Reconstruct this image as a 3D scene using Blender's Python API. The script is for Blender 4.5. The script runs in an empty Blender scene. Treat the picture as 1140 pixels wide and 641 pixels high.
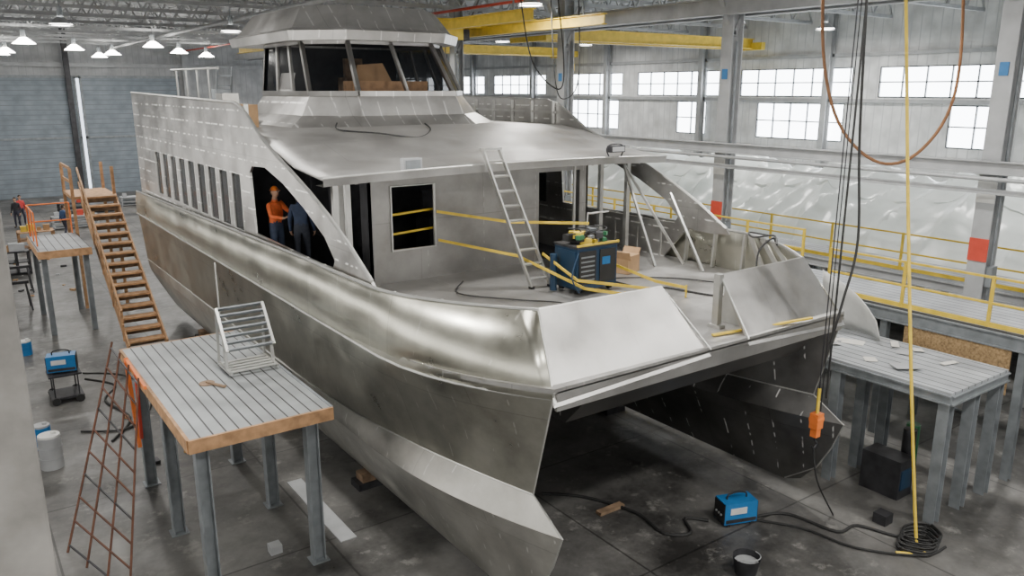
import bpy, bmesh, math, random
from mathutils import Vector, Matrix, noise
from mathutils.geometry import tessellate_polygon
random.seed(7)
V=Vector
FL=-1.2   # floor level before the final shift
# ---------------------------------------------------------------- materials
def nmat(name):
    m=bpy.data.materials.new(name); m.use_nodes=True
    nt=m.node_tree; b=nt.nodes['Principled BSDF']
    return m,nt,b
def col(c): return (c[0],c[1],c[2],1)
def mat(name,c,rough=.6,metal=0.,var=.15,scale=4.,bump=0.,emit=0.,c2=None,detail=4):
    m,nt,b=nmat(name)
    tc=nt.nodes.new('ShaderNodeTexCoord')
    n=nt.nodes.new('ShaderNodeTexNoise'); n.inputs['Scale'].default_value=scale; n.inputs['Detail'].default_value=detail
    r=nt.nodes.new('ShaderNodeValToRGB')
    nt.links.new(tc.outputs['Object'],n.inputs['Vector']); nt.links.new(n.outputs['Fac'],r.inputs['Fac'])
    a=tuple(x*(1-var) for x in c); d=c2 if c2 else tuple(min(1,x*(1+var)) for x in c)
    r.color_ramp.elements[0].position=.3; r.color_ramp.elements[1].position=.7
    r.color_ramp.elements[0].color=col(a); r.color_ramp.elements[1].color=col(d)
    nt.links.new(r.outputs['Color'],b.inputs['Base Color'])
    b.inputs['Roughness'].default_value=rough; b.inputs['Metallic'].default_value=metal
    if bump:
        bp=nt.nodes.new('ShaderNodeBump'); bp.inputs['Strength'].default_value=bump; bp.inputs['Distance'].default_value=.03
        nt.links.new(n.outputs['Fac'],bp.inputs['Height']); nt.links.new(bp.outputs['Normal'],b.inputs['Normal'])
    if emit:
        b.inputs['Emission Color'].default_value=col(c); b.inputs['Emission Strength'].default_value=emit
    return m
def alu(name,plane='yz',dark=.30,light=.55,rough=.42,metal=.9,bw=.6,bh=.42,weld=.5,warm=1.0,seam=.35,wave=.35,pw=3.1,ph=1.25,cov=.5,ms=.013):
    m,nt,b=nmat(name); N=nt.nodes.new; L=nt.links.new
    tc=N('ShaderNodeTexCoord'); sp=N('ShaderNodeSeparateXYZ'); cb=N('ShaderNodeCombineXYZ')
    L(tc.outputs['Object'],sp.inputs[0])
    order={'yz':('Y','Z','X'),'xy':('X','Y','Z'),'xz':('X','Z','Y'),'yx':('Y','X','Z')}[plane]
    for i,o in enumerate(order): L(sp.outputs[o],cb.inputs[i])
    n1=N('ShaderNodeTexNoise'); n1.inputs['Scale'].default_value=1.0; n1.inputs['Detail'].default_value=5; n1.inputs['Roughness'].default_value=.6
    L(cb.outputs[0],n1.inputs['Vector'])
    r=N('ShaderNodeValToRGB'); r.color_ramp.elements[0].position=.34; r.color_ramp.elements[1].position=.66
    r.color_ramp.elements[0].color=(dark*1.0,dark*.975,dark*.94/warm,1); r.color_ramp.elements[1].color=(light,light*.985,light*.96/warm,1)
    L(n1.outputs['Fac'],r.inputs['Fac'])
    # short weld / stitch marks: one family of lines broken up by noise
    ax=0 if bh>10 else 1
    s2=N('ShaderNodeSeparateXYZ'); L(cb.outputs[0],s2.inputs[0])
    dv=N('ShaderNodeMath'); dv.operation='DIVIDE'; L(s2.outputs['XY'[ax]],dv.inputs[0]); dv.inputs[1].default_value=bw if ax==0 else bh
    fr=N('ShaderNodeMath'); fr.operation='FRACT'; L(dv.outputs[0],fr.inputs[0])
    lt=N('ShaderNodeMath'); lt.operation='LESS_THAN'; L(fr.outputs[0],lt.inputs[0]); lt.inputs[1].default_value=ms*2/(bw if ax==0 else bh)
    n2=N('ShaderNodeTexNoise'); n2.inputs['Scale'].default_value=5.; n2.inputs['Detail'].default_value=1
    L(cb.outputs[0],n2.inputs['Vector'])
    th=N('ShaderNodeMapRange'); th.inputs['From Min'].default_value=cov; th.inputs['From Max'].default_value=cov+.06
    L(n2.outputs['Fac'],th.inputs['Value'])
    mu=N('ShaderNodeMath'); mu.operation='MULTIPLY'; L(lt.outputs[0],mu.inputs[0]); L(th.outputs[0],mu.inputs[1])
    mw=N('ShaderNodeMath'); mw.operation='MULTIPLY'; L(mu.outputs[0],mw.inputs[0]); mw.inputs[1].default_value=weld
    mx=N('ShaderNodeMix'); mx.data_type='RGBA'; L(mw.outputs[0],mx.inputs['Factor']); L(r.outputs['Color'],mx.inputs['A']); mx.inputs['B'].default_value=(1,1,.98,1)
    last=mx.outputs['Result']
    b2=N('ShaderNodeTexBrick'); b2.offset=.5; b2.inputs['Scale'].default_value=1.; b2.inputs['Brick Width'].default_value=pw; b2.inputs['Row Height'].default_value=ph
    b2.inputs['Mortar Size'].default_value=.008; b2.inputs['Color1'].default_value=(1,1,1,1); b2.inputs['Color2'].default_value=(.78,.78,.78,1); b2.inputs['Mortar'].default_value=(.4,.4,.4,1)
    L(cb.outputs[0],b2.inputs['Vector'])
    m2=N('ShaderNodeMix'); m2.data_type='RGBA'; m2.blend_type='MULTIPLY'; m2.inputs['Factor'].default_value=seam
    L(last,m2.inputs['A']); L(b2.outputs['Color'],m2.inputs['B']); L(m2.outputs['Result'],b.inputs['Base Color'])
    rr=N('ShaderNodeMapRange'); rr.inputs['From Min'].default_value=.3; rr.inputs['From Max'].default_value=.7; rr.inputs['To Min'].default_value=rough-.07; rr.inputs['To Max'].default_value=rough+.1
    L(n1.outputs['Fac'],rr.inputs['Value'])
    ra=N('ShaderNodeMath'); ra.operation='MULTIPLY_ADD'; L(mw.outputs[0],ra.inputs[0]); ra.inputs[1].default_value=.3; L(rr.outputs[0],ra.inputs[2]); L(ra.outputs[0],b.inputs['Roughness'])
    b.inputs['Metallic'].default_value=metal; b.inputs['Anisotropic'].default_value=.35
    n3=N('ShaderNodeTexNoise'); n3.inputs['Scale'].default_value=1.4; n3.inputs['Detail'].default_value=0; L(cb.outputs[0],n3.inputs['Vector'])
    bp=N('ShaderNodeBump'); bp.inputs['Strength'].default_value=wave; bp.inputs['Distance'].default_value=.05
    L(n3.outputs['Fac'],bp.inputs['Height']); L(bp.outputs['Normal'],b.inputs['Normal'])
    return m
def lined(name,c,line,axis,period,frac=.12,rough=.6,metal=0.,bump=.0):
    m,nt,b=nmat(name); N=nt.nodes.new; L=nt.links.new
    tc=N('ShaderNodeTexCoord'); sp=N('ShaderNodeSeparateXYZ'); L(tc.outputs['Object'],sp.inputs[0])
    d=N('ShaderNodeMath'); d.operation='DIVIDE'; L(sp.outputs[axis],d.inputs[0]); d.inputs[1].default_value=period
    fr=N('ShaderNodeMath'); fr.operation='FRACT'; L(d.outputs[0],fr.inputs[0])
    lt=N('ShaderNodeMath'); lt.operation='LESS_THAN'; L(fr.outputs[0],lt.inputs[0]); lt.inputs[1].default_value=frac
    n=N('ShaderNodeTexNoise'); n.inputs['Scale'].default_value=1.3; n.inputs['Detail'].default_value=6; L(tc.outputs['Object'],n.inputs['Vector'])
    r=N('ShaderNodeValToRGB'); r.color_ramp.elements[0].position=.3; r.color_ramp.elements[1].position=.7
    r.color_ramp.elements[0].color=col(tuple(x*.75 for x in c)); r.color_ramp.elements[1].color=col(tuple(min(1,x*1.15) for x in c)); L(n.outputs['Fac'],r.inputs['Fac'])
    mx=N('ShaderNodeMix'); mx.data_type='RGBA'; L(lt.outputs[0],mx.inputs['Factor']); L(r.outputs['Color'],mx.inputs['A']); mx.inputs['B'].default_value=col(line)
    L(mx.outputs['Result'],b.inputs['Base Color']); b.inputs['Roughness'].default_value=rough; b.inputs['Metallic'].default_value=metal
    return m
A_SIDE=alu('aluminium_side','yz',.42,.64,.34,.93,60.,.34,.9,seam=.3,wave=.5,cov=.48,ms=.016)
A_HULL=alu('aluminium_hull','yz',.32,.54,.32,.94,.45,60.,.3,warm=1.10,seam=.35,wave=.6,cov=.58,ms=.01)
A_LOW =alu('aluminium_lower_hull','yz',.42,.66,.40,.88,.5,60.,.5,warm=1.04,cov=.55,seam=.3)
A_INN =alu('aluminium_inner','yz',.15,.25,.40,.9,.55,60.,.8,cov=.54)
A_BUL =alu('aluminium_bulwark','yz',.42,.64,.32,.94,1.2,60.,.2,warm=1.12,seam=.4,wave=.5)
A_FRT =alu('aluminium_front','xz',.38,.54,.36,.93,.9,60.,.0,seam=.15)
A_DECK=alu('aluminium_deck','xy',.32,.50,.42,.8,1.4,60.,.2)
A_ROOF=alu('aluminium_roof','xy',.42,.56,.46,.85,2.,60.,.1,wave=.15)
A_CAB =alu('aluminium_cabin','xz',.28,.42,.45,.85,1.4,60.,.15,wave=.2)
A_TRIM=mat('aluminium_trim',(.58,.58,.56),.4,.85,.1)
A_PIL =alu('aluminium_pilothouse','xz',.38,.56,.40,.9,.45,60.,.5,wave=.2,cov=.44)
STEEL=mat('painted_grey_steel',(.22,.24,.255),.55,.2,.2)
LSTEEL=mat('light_grey_steel',(.38,.39,.40),.55,.1,.15,2)
DSTEEL=mat('dark_steel',(.05,.05,.055),.5,.5,.3)
YEL=mat('safety_yellow',(.70,.50,.05),.5,0,.15)
RED=mat('red_paint',(.55,.06,.035),.5,0,.1)
ORG=mat('orange_paint',(.80,.20,.04),.5,0,.1)
BLUE=mat('blue_enamel',(.02,.16,.40),.4,0,.1)
DBLUE=mat('dark_blue_enamel',(.010,.035,.075),.4,0,.1)
WHITE=mat('white_paint',(.62,.62,.60),.5,0,.08)
BLACK=mat('black_rubber',(.02,.02,.02),.6,0,.2)
WOOD=mat('pine_timber',(.42,.24,.12),.65,0,.3,6)
DWOOD=mat('weathered_timber',(.24,.16,.10),.75,0,.35,5)
OSB=mat('osb_board',(.36,.24,.12),.8,0,.4,22)
CARD=mat('cardboard',(.40,.25,.13),.8,0,.1)
HOSE=mat('brown_hose',(.22,.10,.04),.5,0,.2)
GREEN=mat('green_paint',(.03,.16,.07),.5,0,.1)
INT_SHADE=mat('interior_shade',(.035,.035,.04),.8,0,.3)  # near-black colour paints in the shade inside cabin and pilothouse
PAPER=mat('paper',(.62,.60,.56),.8,0,.05)
PLANK=lined('grey_planks',(.36,.38,.39),(.04,.04,.04),'X',.19,.13,.5,.3)
PLANKR=lined('grey_planks_wide',(.38,.40,.42),(.08,.08,.08),'X',.24,.12,.6,.2)
DOORM=lined('roller_door_metal',(.20,.235,.27),(.14,.165,.19),'Z',.35,.14,.6)
WALLM=lined('wall_cladding',(.68,.69,.69),(.54,.55,.56),'Y',.45,.12,.7)
WALLB=lined('wall_cladding_back',(.42,.43,.44),(.34,.35,.36),'X',.45,.12,.7)
CEILM=lined('ceiling_decking',(.36,.37,.38),(.20,.21,.22),'Y',.6,.18,.8)
WINM=mat('daylit_glazing',(.90,.95,1.0),.3,0,.02,emit=11.)
FILL_GLOW=mat('added_fill_glow',(1.0,.97,.92),.3,0,.02,emit=4.5)  # glow of the fill panes added out of view to brighten the boat
LAMPM=mat('lamp_glow',(1,.97,.9),.3,0,0,emit=30)
def glass(name,a,c=(.01,.012,.015)):
    m,nt,b=nmat(name); b.inputs['Base Color'].default_value=col(c); b.inputs['Roughness'].default_value=.08; b.inputs['Alpha'].default_value=a
    n=nt.nodes.new('ShaderNodeTexNoise'); n.inputs['Scale'].default_value=2
    r=nt.nodes.new('ShaderNodeMapRange'); r.inputs['To Min'].default_value=.05; r.inputs['To Max'].default_value=.2
    nt.links.new(n.outputs['Fac'],r.inputs['Value']); nt.links.new(r.outputs[0],b.inputs['Roughness']); return m
GLASS=glass('shade_dark_glass',.93); GLASS2=glass('shade_dim_glass',.35)  # dark pane tint paints in the interior shade seen through the openings
def floor_mat():
    m,nt,b=nmat('stained_concrete'); N=nt.nodes.new; L=nt.links.new
    tc=N('ShaderNodeTexCoord')
    n=N('ShaderNodeTexNoise'); n.inputs['Scale'].default_value=.35; n.inputs['Detail'].default_value=10; n.inputs['Roughness'].default_value=.72
    L(tc.outputs['Object'],n.inputs['Vector'])
    r=N('ShaderNodeValToRGB'); e=r.color_ramp.elements
    e[0].position=.36; e[0].color=(.03,.029,.028,1); e[1].position=.64; e[1].color=(.19,.186,.178,1)
    L(n.outputs['Fac'],r.inputs['Fac'])
    n2=N('ShaderNodeTexNoise'); n2.inputs['Scale'].default_value=2.2; n2.inputs['Detail'].default_value=9; n2.inputs['Roughness'].default_value=.7; L(tc.outputs['Object'],n2.inputs['Vector'])
    r2=N('ShaderNodeValToRGB'); r2.color_ramp.elements[0].position=.56; r2.color_ramp.elements[1].position=.68
    L(n2.outputs['Fac'],r2.inputs['Fac'])
    mx=N('ShaderNodeMix'); mx.data_type='RGBA'; L(r2.outputs['Color'],mx.inputs['Factor']); L(r.outputs['Color'],mx.inputs['A']); mx.inputs['B'].default_value=(.25,.245,.23,1)
    br=N('ShaderNodeTexBrick'); br.offset=0; br.inputs['Scale'].default_value=1; br.inputs['Brick Width'].default_value=4.; br.inputs['Row Height'].default_value=4.; br.inputs['Mortar Size'].default_value=.02
    br.inputs['Color1'].default_value=(1,1,1,1); br.inputs['Color2'].default_value=(.8,.8,.8,1); br.inputs['Mortar'].default_value=(.35,.35,.35,1)
    L(tc.outputs['Object'],br.inputs['Vector'])
    m2=N('ShaderNodeMix'); m2.data_type='RGBA'; m2.blend_type='MULTIPLY'; m2.inputs['Factor'].default_value=1
    L(mx.outputs['Result'],m2.inputs['A']); L(br.outputs['Color'],m2.inputs['B']); L(m2.outputs['Result'],b.inputs['Base Color'])
    rr=N('ShaderNodeMapRange'); rr.inputs['To Min'].default_value=.08; rr.inputs['To Max'].default_value=.75; L(n2.outputs['Fac'],rr.inputs['Value']); L(rr.outputs[0],b.inputs['Roughness'])
    return m
FLOORM=floor_mat()
CONC=mat('weathered_concrete',(.26,.25,.235),.85,0,.4,1.5,.5,detail=8)
def sheet_mat():
    m,nt,b=nmat('plastic_sheeting'); b.inputs['Roughness'].default_value=.3
    n=nt.nodes.new('ShaderNodeTexNoise'); n.inputs['Scale'].default_value=.9; n.inputs['Detail'].default_value=6; n.inputs['Distortion'].default_value=1.2
    r=nt.nodes.new('ShaderNodeValToRGB'); r.color_ramp.elements[0].position=.35; r.color_ramp.elements[1].position=.6
    r.color_ramp.elements[0].color=(.42,.47,.46,1); r.color_ramp.elements[1].color=(.78,.82,.81,1)
    nt.links.new(n.outputs['Fac'],r.inputs['Fac']); nt.links.new(r.outputs['Color'],b.inputs['Base Color'])
    bp=nt.nodes.new('ShaderNodeBump'); bp.inputs['Strength'].default_value=.8; bp.inputs['Distance'].default_value=.3
    nt.links.new(n.outputs['Fac'],bp.inputs['Height']); nt.links.new(bp.outputs['Normal'],b.inputs['Normal']); return m
SHEET=sheet_mat()
RUST=mat('rusty_steel',(.12,.05,.03),.7,.3,.3)
# ---------------------------------------------------------------- mesh builder
ROOTS=[]
def empty(name,loc=(0,0,0)):
    e=bpy.data.objects.new(name,None); e.location=loc; bpy.context.collection.objects.link(e); ROOTS.append(e); return e
class MB:
    def __init__(s): s.v=[]; s.f=[]; s.mi=[]; s.mats=[]
    def m(s,mt):
        if mt not in s.mats: s.mats.append(mt)
        return s.mats.index(mt)
    def add(s,vs,fs,mt):
        o=len(s.v); s.v+= [V(x) for x in vs]; k=s.m(mt)
        for f in fs: s.f.append([o+i for i in f]); s.mi.append(k)
    def hexa(s,p,mt): s.add(p,[(0,1,2,3),(7,6,5,4),(0,4,5,1),(1,5,6,2),(2,6,7,3),(3,7,4,0)],mt)
    def box(s,a,b,mt):
        x0,y0,z0=a; x1,y1,z1=b
        s.hexa([(x0,y0,z0),(x1,y0,z0),(x1,y1,z0),(x0,y1,z0),(x0,y0,z1),(x1,y0,z1),(x1,y1,z1),(x0,y1,z1)],mt)
    def cbox(s,c,d,mt,R=None):
        R=R or Matrix(); c=V(c)
        p=[(-1,-1,-1),(1,-1,-1),(1,1,-1),(-1,1,-1),(-1,-1,1),(1,-1,1),(1,1,1),(-1,1,1)]
        s.hexa([c+R@V((q[0]*d[0]/2,q[1]*d[1]/2,q[2]*d[2]/2)) for q in p],mt)
    def beam(s,a,b,w,h,mt,up=(0,0,1)):
        a=V(a);b=V(b);d=(b-a).normalized(); up=V(up)
        if abs(d.dot(up))>.98: up=V((1,0,0))
        r=d.cross(up).normalized(); u=r.cross(d).normalized(); r*=w/2; u*=h/2
        s.hexa([a-r-u,a+r-u,b+r-u,b-r-u,a-r+u,a+r+u,b+r+u,b-r+u],mt)
    def ibeam(s,a,b,w,h,mt,up=(0,0,1),t=.03):
        a=V(a);b=V(b);d=(b-a).normalized(); U=V(up)
        if abs(d.dot(U))>.98: U=V((1,0,0))
        r=d.cross(U).normalized(); u=r.cross(d).normalized()
        s.beam(a+u*(h/2-t/2),b+u*(h/2-t/2),w,t,mt,u); s.beam(a-u*(h/2-t/2),b-u*(h/2-t/2),w,t,mt,u); s.beam(a,b,t,h-2*t,mt,u)
    def cyl(s,a,b,r1,mt,r2=None,n=12,cap=True):
        r2=r1 if r2 is None else r2
        a=V(a);b=V(b);d=(b-a).normalized(); up=V((0,0,1)) if abs(d.z)<.95 else V((1,0,0))
        x=d.cross(up).normalized(); y=d.cross(x)
        vs=[];fs=[]
        for i in range(n):
            t=2*math.pi*i/n; q=x*math.cos(t)+y*math.sin(t); vs+=[a+q*r1,b+q*r2]
        for i in range(n):
            j=(i+1)%n; fs.append((2*i,2*j,2*j+1,2*i+1))
        if cap: fs.append([2*i for i in range(n)]); fs.append([2*i+1 for i in range(n)])
        s.add(vs,fs,mt)
    def tube(s,pts,r,mt,n=8,sub=6,radii=None,smooth=True):
        P=[V(p) for p in pts]
        if smooth and len(P)>2:
            Q=[];RR=[]
            for i in range(len(P)-1):
                p0=P[max(i-1,0)];p1=P[i];p2=P[i+1];p3=P[min(i+2,len(P)-1)]
                for k in range(sub):
                    t=k/sub
                    Q.append(.5*((2*p1)+(p2-p0)*t+(2*p0-5*p1+4*p2-p3)*t*t+(3*p1-p0-3*p2+p3)*t**3))
                    if radii: RR.append(radii[i]*(1-t)+radii[i+1]*t)
            Q.append(P[-1]); 
            if radii: RR.append(radii[-1])
        else: Q=P; RR=radii
        vs=[];fs=[];x=None
        for i,p in enumerate(Q):
            d=(Q[min(i+1,len(Q)-1)]-Q[max(i-1,0)]).normalized()
            if x is None:
                up=V((0,0,1)) if abs(d.z)<.9 else V((1,0,0)); x=d.cross(up).normalized()
            x=(x-d*x.dot(d)).normalized(); y=d.cross(x); rr=RR[i] if RR else r
            for k in range(n):
                t=2*math.pi*k/n; vs.append(p+(x*math.cos(t)+y*math.sin(t))*rr)
        for i in range(len(Q)-1):
            for k in range(n):
                k2=(k+1)%n; fs.append((i*n+k,i*n+k2,(i+1)*n+k2,(i+1)*n+k))
        fs.append(list(range(n))); fs.append([(len(Q)-1)*n+k for k in range(n)])
        s.add(vs,fs,mt)
    def plate(s,outl,holes,f,th,mt):
        loops=[outl]+holes; flat=[p for l in loops for p in l]
        tris=tessellate_polygon([[V((p[0],p[1],0)) for p in l] for l in loops])
        th=V(th); n=len(flat)
        vs=[V(f(*p)) for p in flat]; vs+= [p+th for p in vs]
        fs=[tuple(t) for t in tris]+[tuple(n+i for i in t) for t in tris]
        o=0
        for l in loops:
            k=len(l)
            for i in range(k): fs.append((o+i,o+(i+1)%k,n+o+(i+1)%k,n+o+i))
            o+=k
        s.add(vs,fs,mt)
    def grid(s,rows,mt,close=False):
        n=len(rows[0]); vs=[p for r in rows for p in r]; fs=[]
        for i in range(len(rows)-1):
            for k in range(n if close else n-1):
                k2=(k+1)%n; fs.append((i*n+k,i*n+k2,(i+1)*n+k2,(i+1)*n+k))
        s.add(vs,fs,mt)
    def obj(s,name,parent=None,solid=0,recalc=True,ang=.55,bevel=0):
        lo=V([min(v[i] for v in s.v) for i in range(3)]); hi=V([max(v[i] for v in s.v) for i in range(3)])
        c=V(((lo.x+hi.x)/2,(lo.y+hi.y)/2,lo.z))
        me=bpy.data.meshes.new(name); me.from_pydata([v-c for v in s.v],[],s.f)
        for k in s.mats: me.materials.append(k)
        for p,k in zip(me.polygons,s.mi): p.material_index=k
        if recalc:
            bm=bmesh.new(); bm.from_mesh(me); bmesh.ops.recalc_face_normals(bm,faces=bm.faces); bm.to_mesh(me); bm.free()
        me.shade_smooth(); me.set_sharp_from_angle(angle=ang)
        o=bpy.data.objects.new(name,me); bpy.context.collection.objects.link(o)
        if parent: o.parent=parent; o.location=c-V(parent.location)
        else: o.location=c; ROOTS.append(o)
        if solid:
            md=o.modifiers.new('thick','SOLIDIFY'); md.thickness=solid; md.offset=0
        if bevel:
            md=o.modifiers.new('bev','BEVEL'); md.width=bevel; md.segments=2; md.limit_method='ANGLE'
        return o
# ================================================================= ROOM
XL,XR,YF,YB,ZC=-9.,30.,-12.,61.,11.2
b=MB(); b.box((XL,YF,FL-.2),(XR,YB,FL),FLOORM); b.obj('floor')
b=MB(); b.box((XL,YF,ZC),(XR,YB,ZC+.2),CEILM); b.obj('ceiling')
b=MB(); b.plate([(XL,FL),(2.75,FL),(2.75,7.4),(3.05,7.4),(3.05,FL),(XR,FL),(XR,ZC),(XL,ZC)],[],lambda x,z:(x,YB,z),(0,.2,0),WALLB); b.obj('wall_back')
def bigdoor(name,x0,x1):
    b=MB(); b.box((x0,YB-.25,FL),(x1,YB-.05,7.4),DOORM)
    for x in (x0+.08,x1-.08): b.box((x-.08,YB-.3,FL),(x+.08,YB-.02,7.5),STEEL)
    b.box((x0,YB-.3,7.4),(x1,YB-.02,7.6),STEEL); b.box((x0,YB-.3,3.0),(x1,YB-.25,3.15),STEEL); b.obj(name)
bigdoor('door_1',-7.5,2.78); bigdoor('door_2',3.02,10.1)
b=MB(); b.box((10.4,YB-.5,FL),(10.9,YB-.02,ZC),LSTEEL); b.box((2.1,YB-.7,FL),(2.45,YB-.35,ZC),DSTEEL); b.box((10.9,YB-.3,8.2),(XR,YB-.02,8.5),LSTEEL); b.box((XL,YB-.3,8.2),(10.4,YB-.02,8.5),LSTEEL); b.obj('trim_1')
NW=[0]
def window_or_fill(a,e,c,d,mt,f,n=None):  # builds the right-wall windows and the added fill panes of other walls
    NW[0]+=1; b=MB()
    def bx(u0,u1,w0,w1,z0,z1,m): 
        p=[f(u,w,z) for z in (z0,z1) for (u,w) in ((u0,w0),(u1,w0),(u1,w1),(u0,w1))]; b.hexa(p,m)
    bx(a,e,.08,.12,c,d,mt)
    n=n or max(2,round((e-a)/1.1))
    for j in range(n+1):
        yy=a+(e-a)*j/n; bx(yy-.03,yy+.03,0,.08,c,d,STEEL)
    for z in (c,(c+d)/2,d): bx(a,e,0,.08,z-.03,z+.03,STEEL)
    b.obj('window_or_fill_%d'%NW[0])
lw=[(-8.+6*i,-8.+6*i+4.6,2.6,5.6) for i in range(6)]  # glowing fill panes added in the unseen left wall
b=MB(); b.plate([(YF,FL),(YB,FL),(YB,ZC),(YF,ZC)],[[(a,c),(a,d),(e,d),(e,c)] for a,e,c,d in lw],lambda y,z:(XL,y,z),(-.25,0,0),WALLM); b.obj('wall_left')
for a,e,c,d in lw: window_or_fill(a,e,c,d,FILL_GLOW,lambda u,w,z:(XL-w,u,z))
fw=[(-5.+6*i,-5.+6*i+4.6,4.2,7.2) for i in range(3)]  # glowing fill panes added in the unseen front wall
b=MB(); b.plate([(XL,FL),(XR,FL),(XR,ZC),(XL,ZC)],[[(a,c),(a,d),(e,d),(e,c)] for a,e,c,d in fw],lambda x,z:(x,YF,z),(0,-.25,0),WALLB); b.obj('wall_front')
for a,e,c,d in fw: window_or_fill(a,e,c,d,FILL_GLOW,lambda u,w,z:(u,YF-w,z))
wins=[]; y=-9.; k=0
while y<58:
    wins.append((y,y+6.6,6.25,7.6)); 
    if k%2==0: wins.append((y+1.0,y+3.2,4.1,5.9))
    else: wins.append((y+.3,y+5.4,4.1,5.9))
    y+=8.; k+=1
b=MB(); b.plate([(YF,FL),(YB,FL),(YB,ZC),(YF,ZC)],[[(a,c),(a,d),(min(e,YB-.5),d),(min(e,YB-.5),c)] for a,e,c,d in wins],lambda y,z:(XR,y,z),(.25,0,0),WALLM); b.obj('wall_right')
for a,e,c,d in wins: window_or_fill(a,min(e,YB-.5),c,d,WINM,lambda u,w,z:(XR+w,u,z))
b=MB()
for z in (3.6,6.07,8.2): b.box((XR-.18,YF+.1,z-.08),(XR-.01,YB-.4,z+.08),LSTEEL)
for y in range(-7,60,8): b.ibeam((XR-.35,y-.9,FL),(XR-.35,y-.9,ZC),.3,.4,LSTEEL,(1,0,0))
b.obj('trim_2')
CX=14.
for y in (1.06,9.07,17.1,25.1,33.1,41.1,49.1):
    b=MB()
    b.ibeam((CX,y,FL),(CX,y,ZC-.02),.42,.5,LSTEEL,(1,0,0),.04)
    b.box((CX-.35,y-.3,FL),(CX+.35,y+.3,FL+.04),STEEL)
    b.box((CX-.26,y-.215,4.0),(CX-.24,y+.215,4.5),WHITE); b.box((CX-.27,y-.22,2.6),(CX-.25,y+.22,3.15),RED); b.box((CX-.27,y-.1,6.9),(CX-.25,y+.1,7.2),BLUE)
    b.beam((CX,y,8.2),(CX+1.6,y,ZC-.1),.16,.16,LSTEEL); b.beam((CX,y,8.2),(CX-1.6,y,ZC-.1),.16,.16,LSTEEL)
    b.cyl((CX-.1,y-.27,FL),(CX-.1,y-.27,8.),.035,STEEL,n=8); b.box((CX-.2,y-.36,2.0),(CX+.05,y-.22,2.5),STEEL)
    b.obj('steel_column')
for y in (5.,13.,21.,29.,37.,45.,53.):
    b=MB(); b.ibeam((-8.6,y-.9,FL),(-8.6,y-.9,ZC-.02),.3,.4,LSTEEL,(1,0,0),.03); b.obj('steel_column')
b=MB()
b.ibeam((CX-.5,-7,4.85),(CX-.5,50,4.85),.2,.3,LSTEEL); b.ibeam((CX-.5,-7,4.3),(CX-.5,50,4.3),.08,.12,LSTEEL)
b.tube([(CX-.65,-7,4.6),(CX-.65,50,4.6)],.05,LSTEEL,smooth=False)
b.obj('bay_girder')
b=MB(); b.ibeam((CX-.5,-7,9.0),(CX-.5,57,9.0),.3,.5,LSTEEL); b.ibeam((CX+.5,-7,9.0),(CX+.5,57,9.0),.3,.5,LSTEEL); b.obj('crane_runway_beam')
b=MB(); b.ibeam((-8,-7,9.0),(-8,57,9.0),.3,.5,LSTEEL); b.obj('crane_runway_beam')
def crane(y,x0,x1,z=8.95,tx=None):
    b=MB()
    for dy in (-.6,.6):
        b.ibeam((x0,y+dy,z),(x1,y+dy,z),.28,.5,YEL,t=.04)
    for x in (x0,x1): b.box((x-.15,y-1.3,z-.32),(x+.15,y+1.3,z+.05),YEL)
    tx=tx or (x0+x1)/2
    b.box((tx-.5,y-.75,z+.26),(tx+.5,y+.75,z+.36),YEL); b.cyl((tx-.4,y,z+.0),(tx+.4,y,z+.0),.28,YEL); b.box((tx+.4,y-.3,z-.2),(tx+.8,y+.3,z+.2),DSTEEL)
    b.cyl((tx,y,z-.1),(tx,y,z-1.2),.02,DSTEEL,n=6); b.box((tx-.12,y-.1,z-1.5),(tx+.12,y+.1,z-1.2),YEL); b.tube([(tx,y,z-1.5),(tx,y,z-1.62),(tx+.08,y,z-1.72),(tx,y,z-1.8),(tx-.07,y,z-1.72)],.02,DSTEEL)
    b.obj('overhead_crane')
crane(21,15.2,29.2,z=8.9,tx=17.5); crane(36,15.2,29.2,z=9.0,tx=20)
b=MB()
for x in (8.6,11.4):
    b.ibeam((x,12,8.75),(x,40,8.75),.22,.34,YEL,t=.03)
    for y in (13.,21.,29.,37.): b.cyl((x,y,8.9),(x,y,9.7),.03,STEEL,n=6)
b.beam((8.0,19,9.0),(12.2,19,9.0),.2,.3,YEL); b.beam((8.0,19.8,9.0),(12.2,19.8,9.0),.2,.3,YEL); b.box((9.6,18.9,8.4),(10.5,19.9,8.85),YEL); b.box((10.5,19.1,8.45),(10.9,19.7,8.8),DSTEEL)
b.cyl((10.,19.4,8.4),(10.,19.4,7.6),.02,DSTEEL,n=6); b.box((9.9,19.3,7.35),(10.1,19.5,7.6),YEL)
b.obj('monorail_hoist')
for y in (-3.,1.06,5.,9.07,13.,17.1,21.,25.1,29.,33.1,37.,41.1,45.,49.1,53.,57.):
    b=MB(); z0,z1=9.75,ZC-.12
    for z in (z0,z1): b.beam((XL+.1,y,z),(XR-.6,y,z),.12,.14,LSTEEL)
    n=26; w=(XR-.7-XL)/n
    for i in range(n):
        x=XL+.1+i*w
        b.beam((x,y,z0),(x+w/2,y,z1),.07,.07,LSTEEL); b.beam((x+w/2,y,z1),(x+w,y,z0),.07,.07,LSTEEL)
    b.obj('roof_truss')
b=MB()
for i in range(17): x=XL+1.2+i*2.3; b.box((x-.05,YF+.1,ZC-.06),(x+.05,YB-.1,ZC-.005),LSTEEL)
b.obj('ceiling_purlins')
b=MB(); b.tube([(5,YF+.2,9.5),(5,YB-.8,9.5)],.09,LSTEEL,smooth=False); b.tube([(10.5,YF+.2,9.5),(10.5,YB-.8,9.5)],.05,RED,smooth=False)
b.obj('overhead_pipes')
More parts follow.
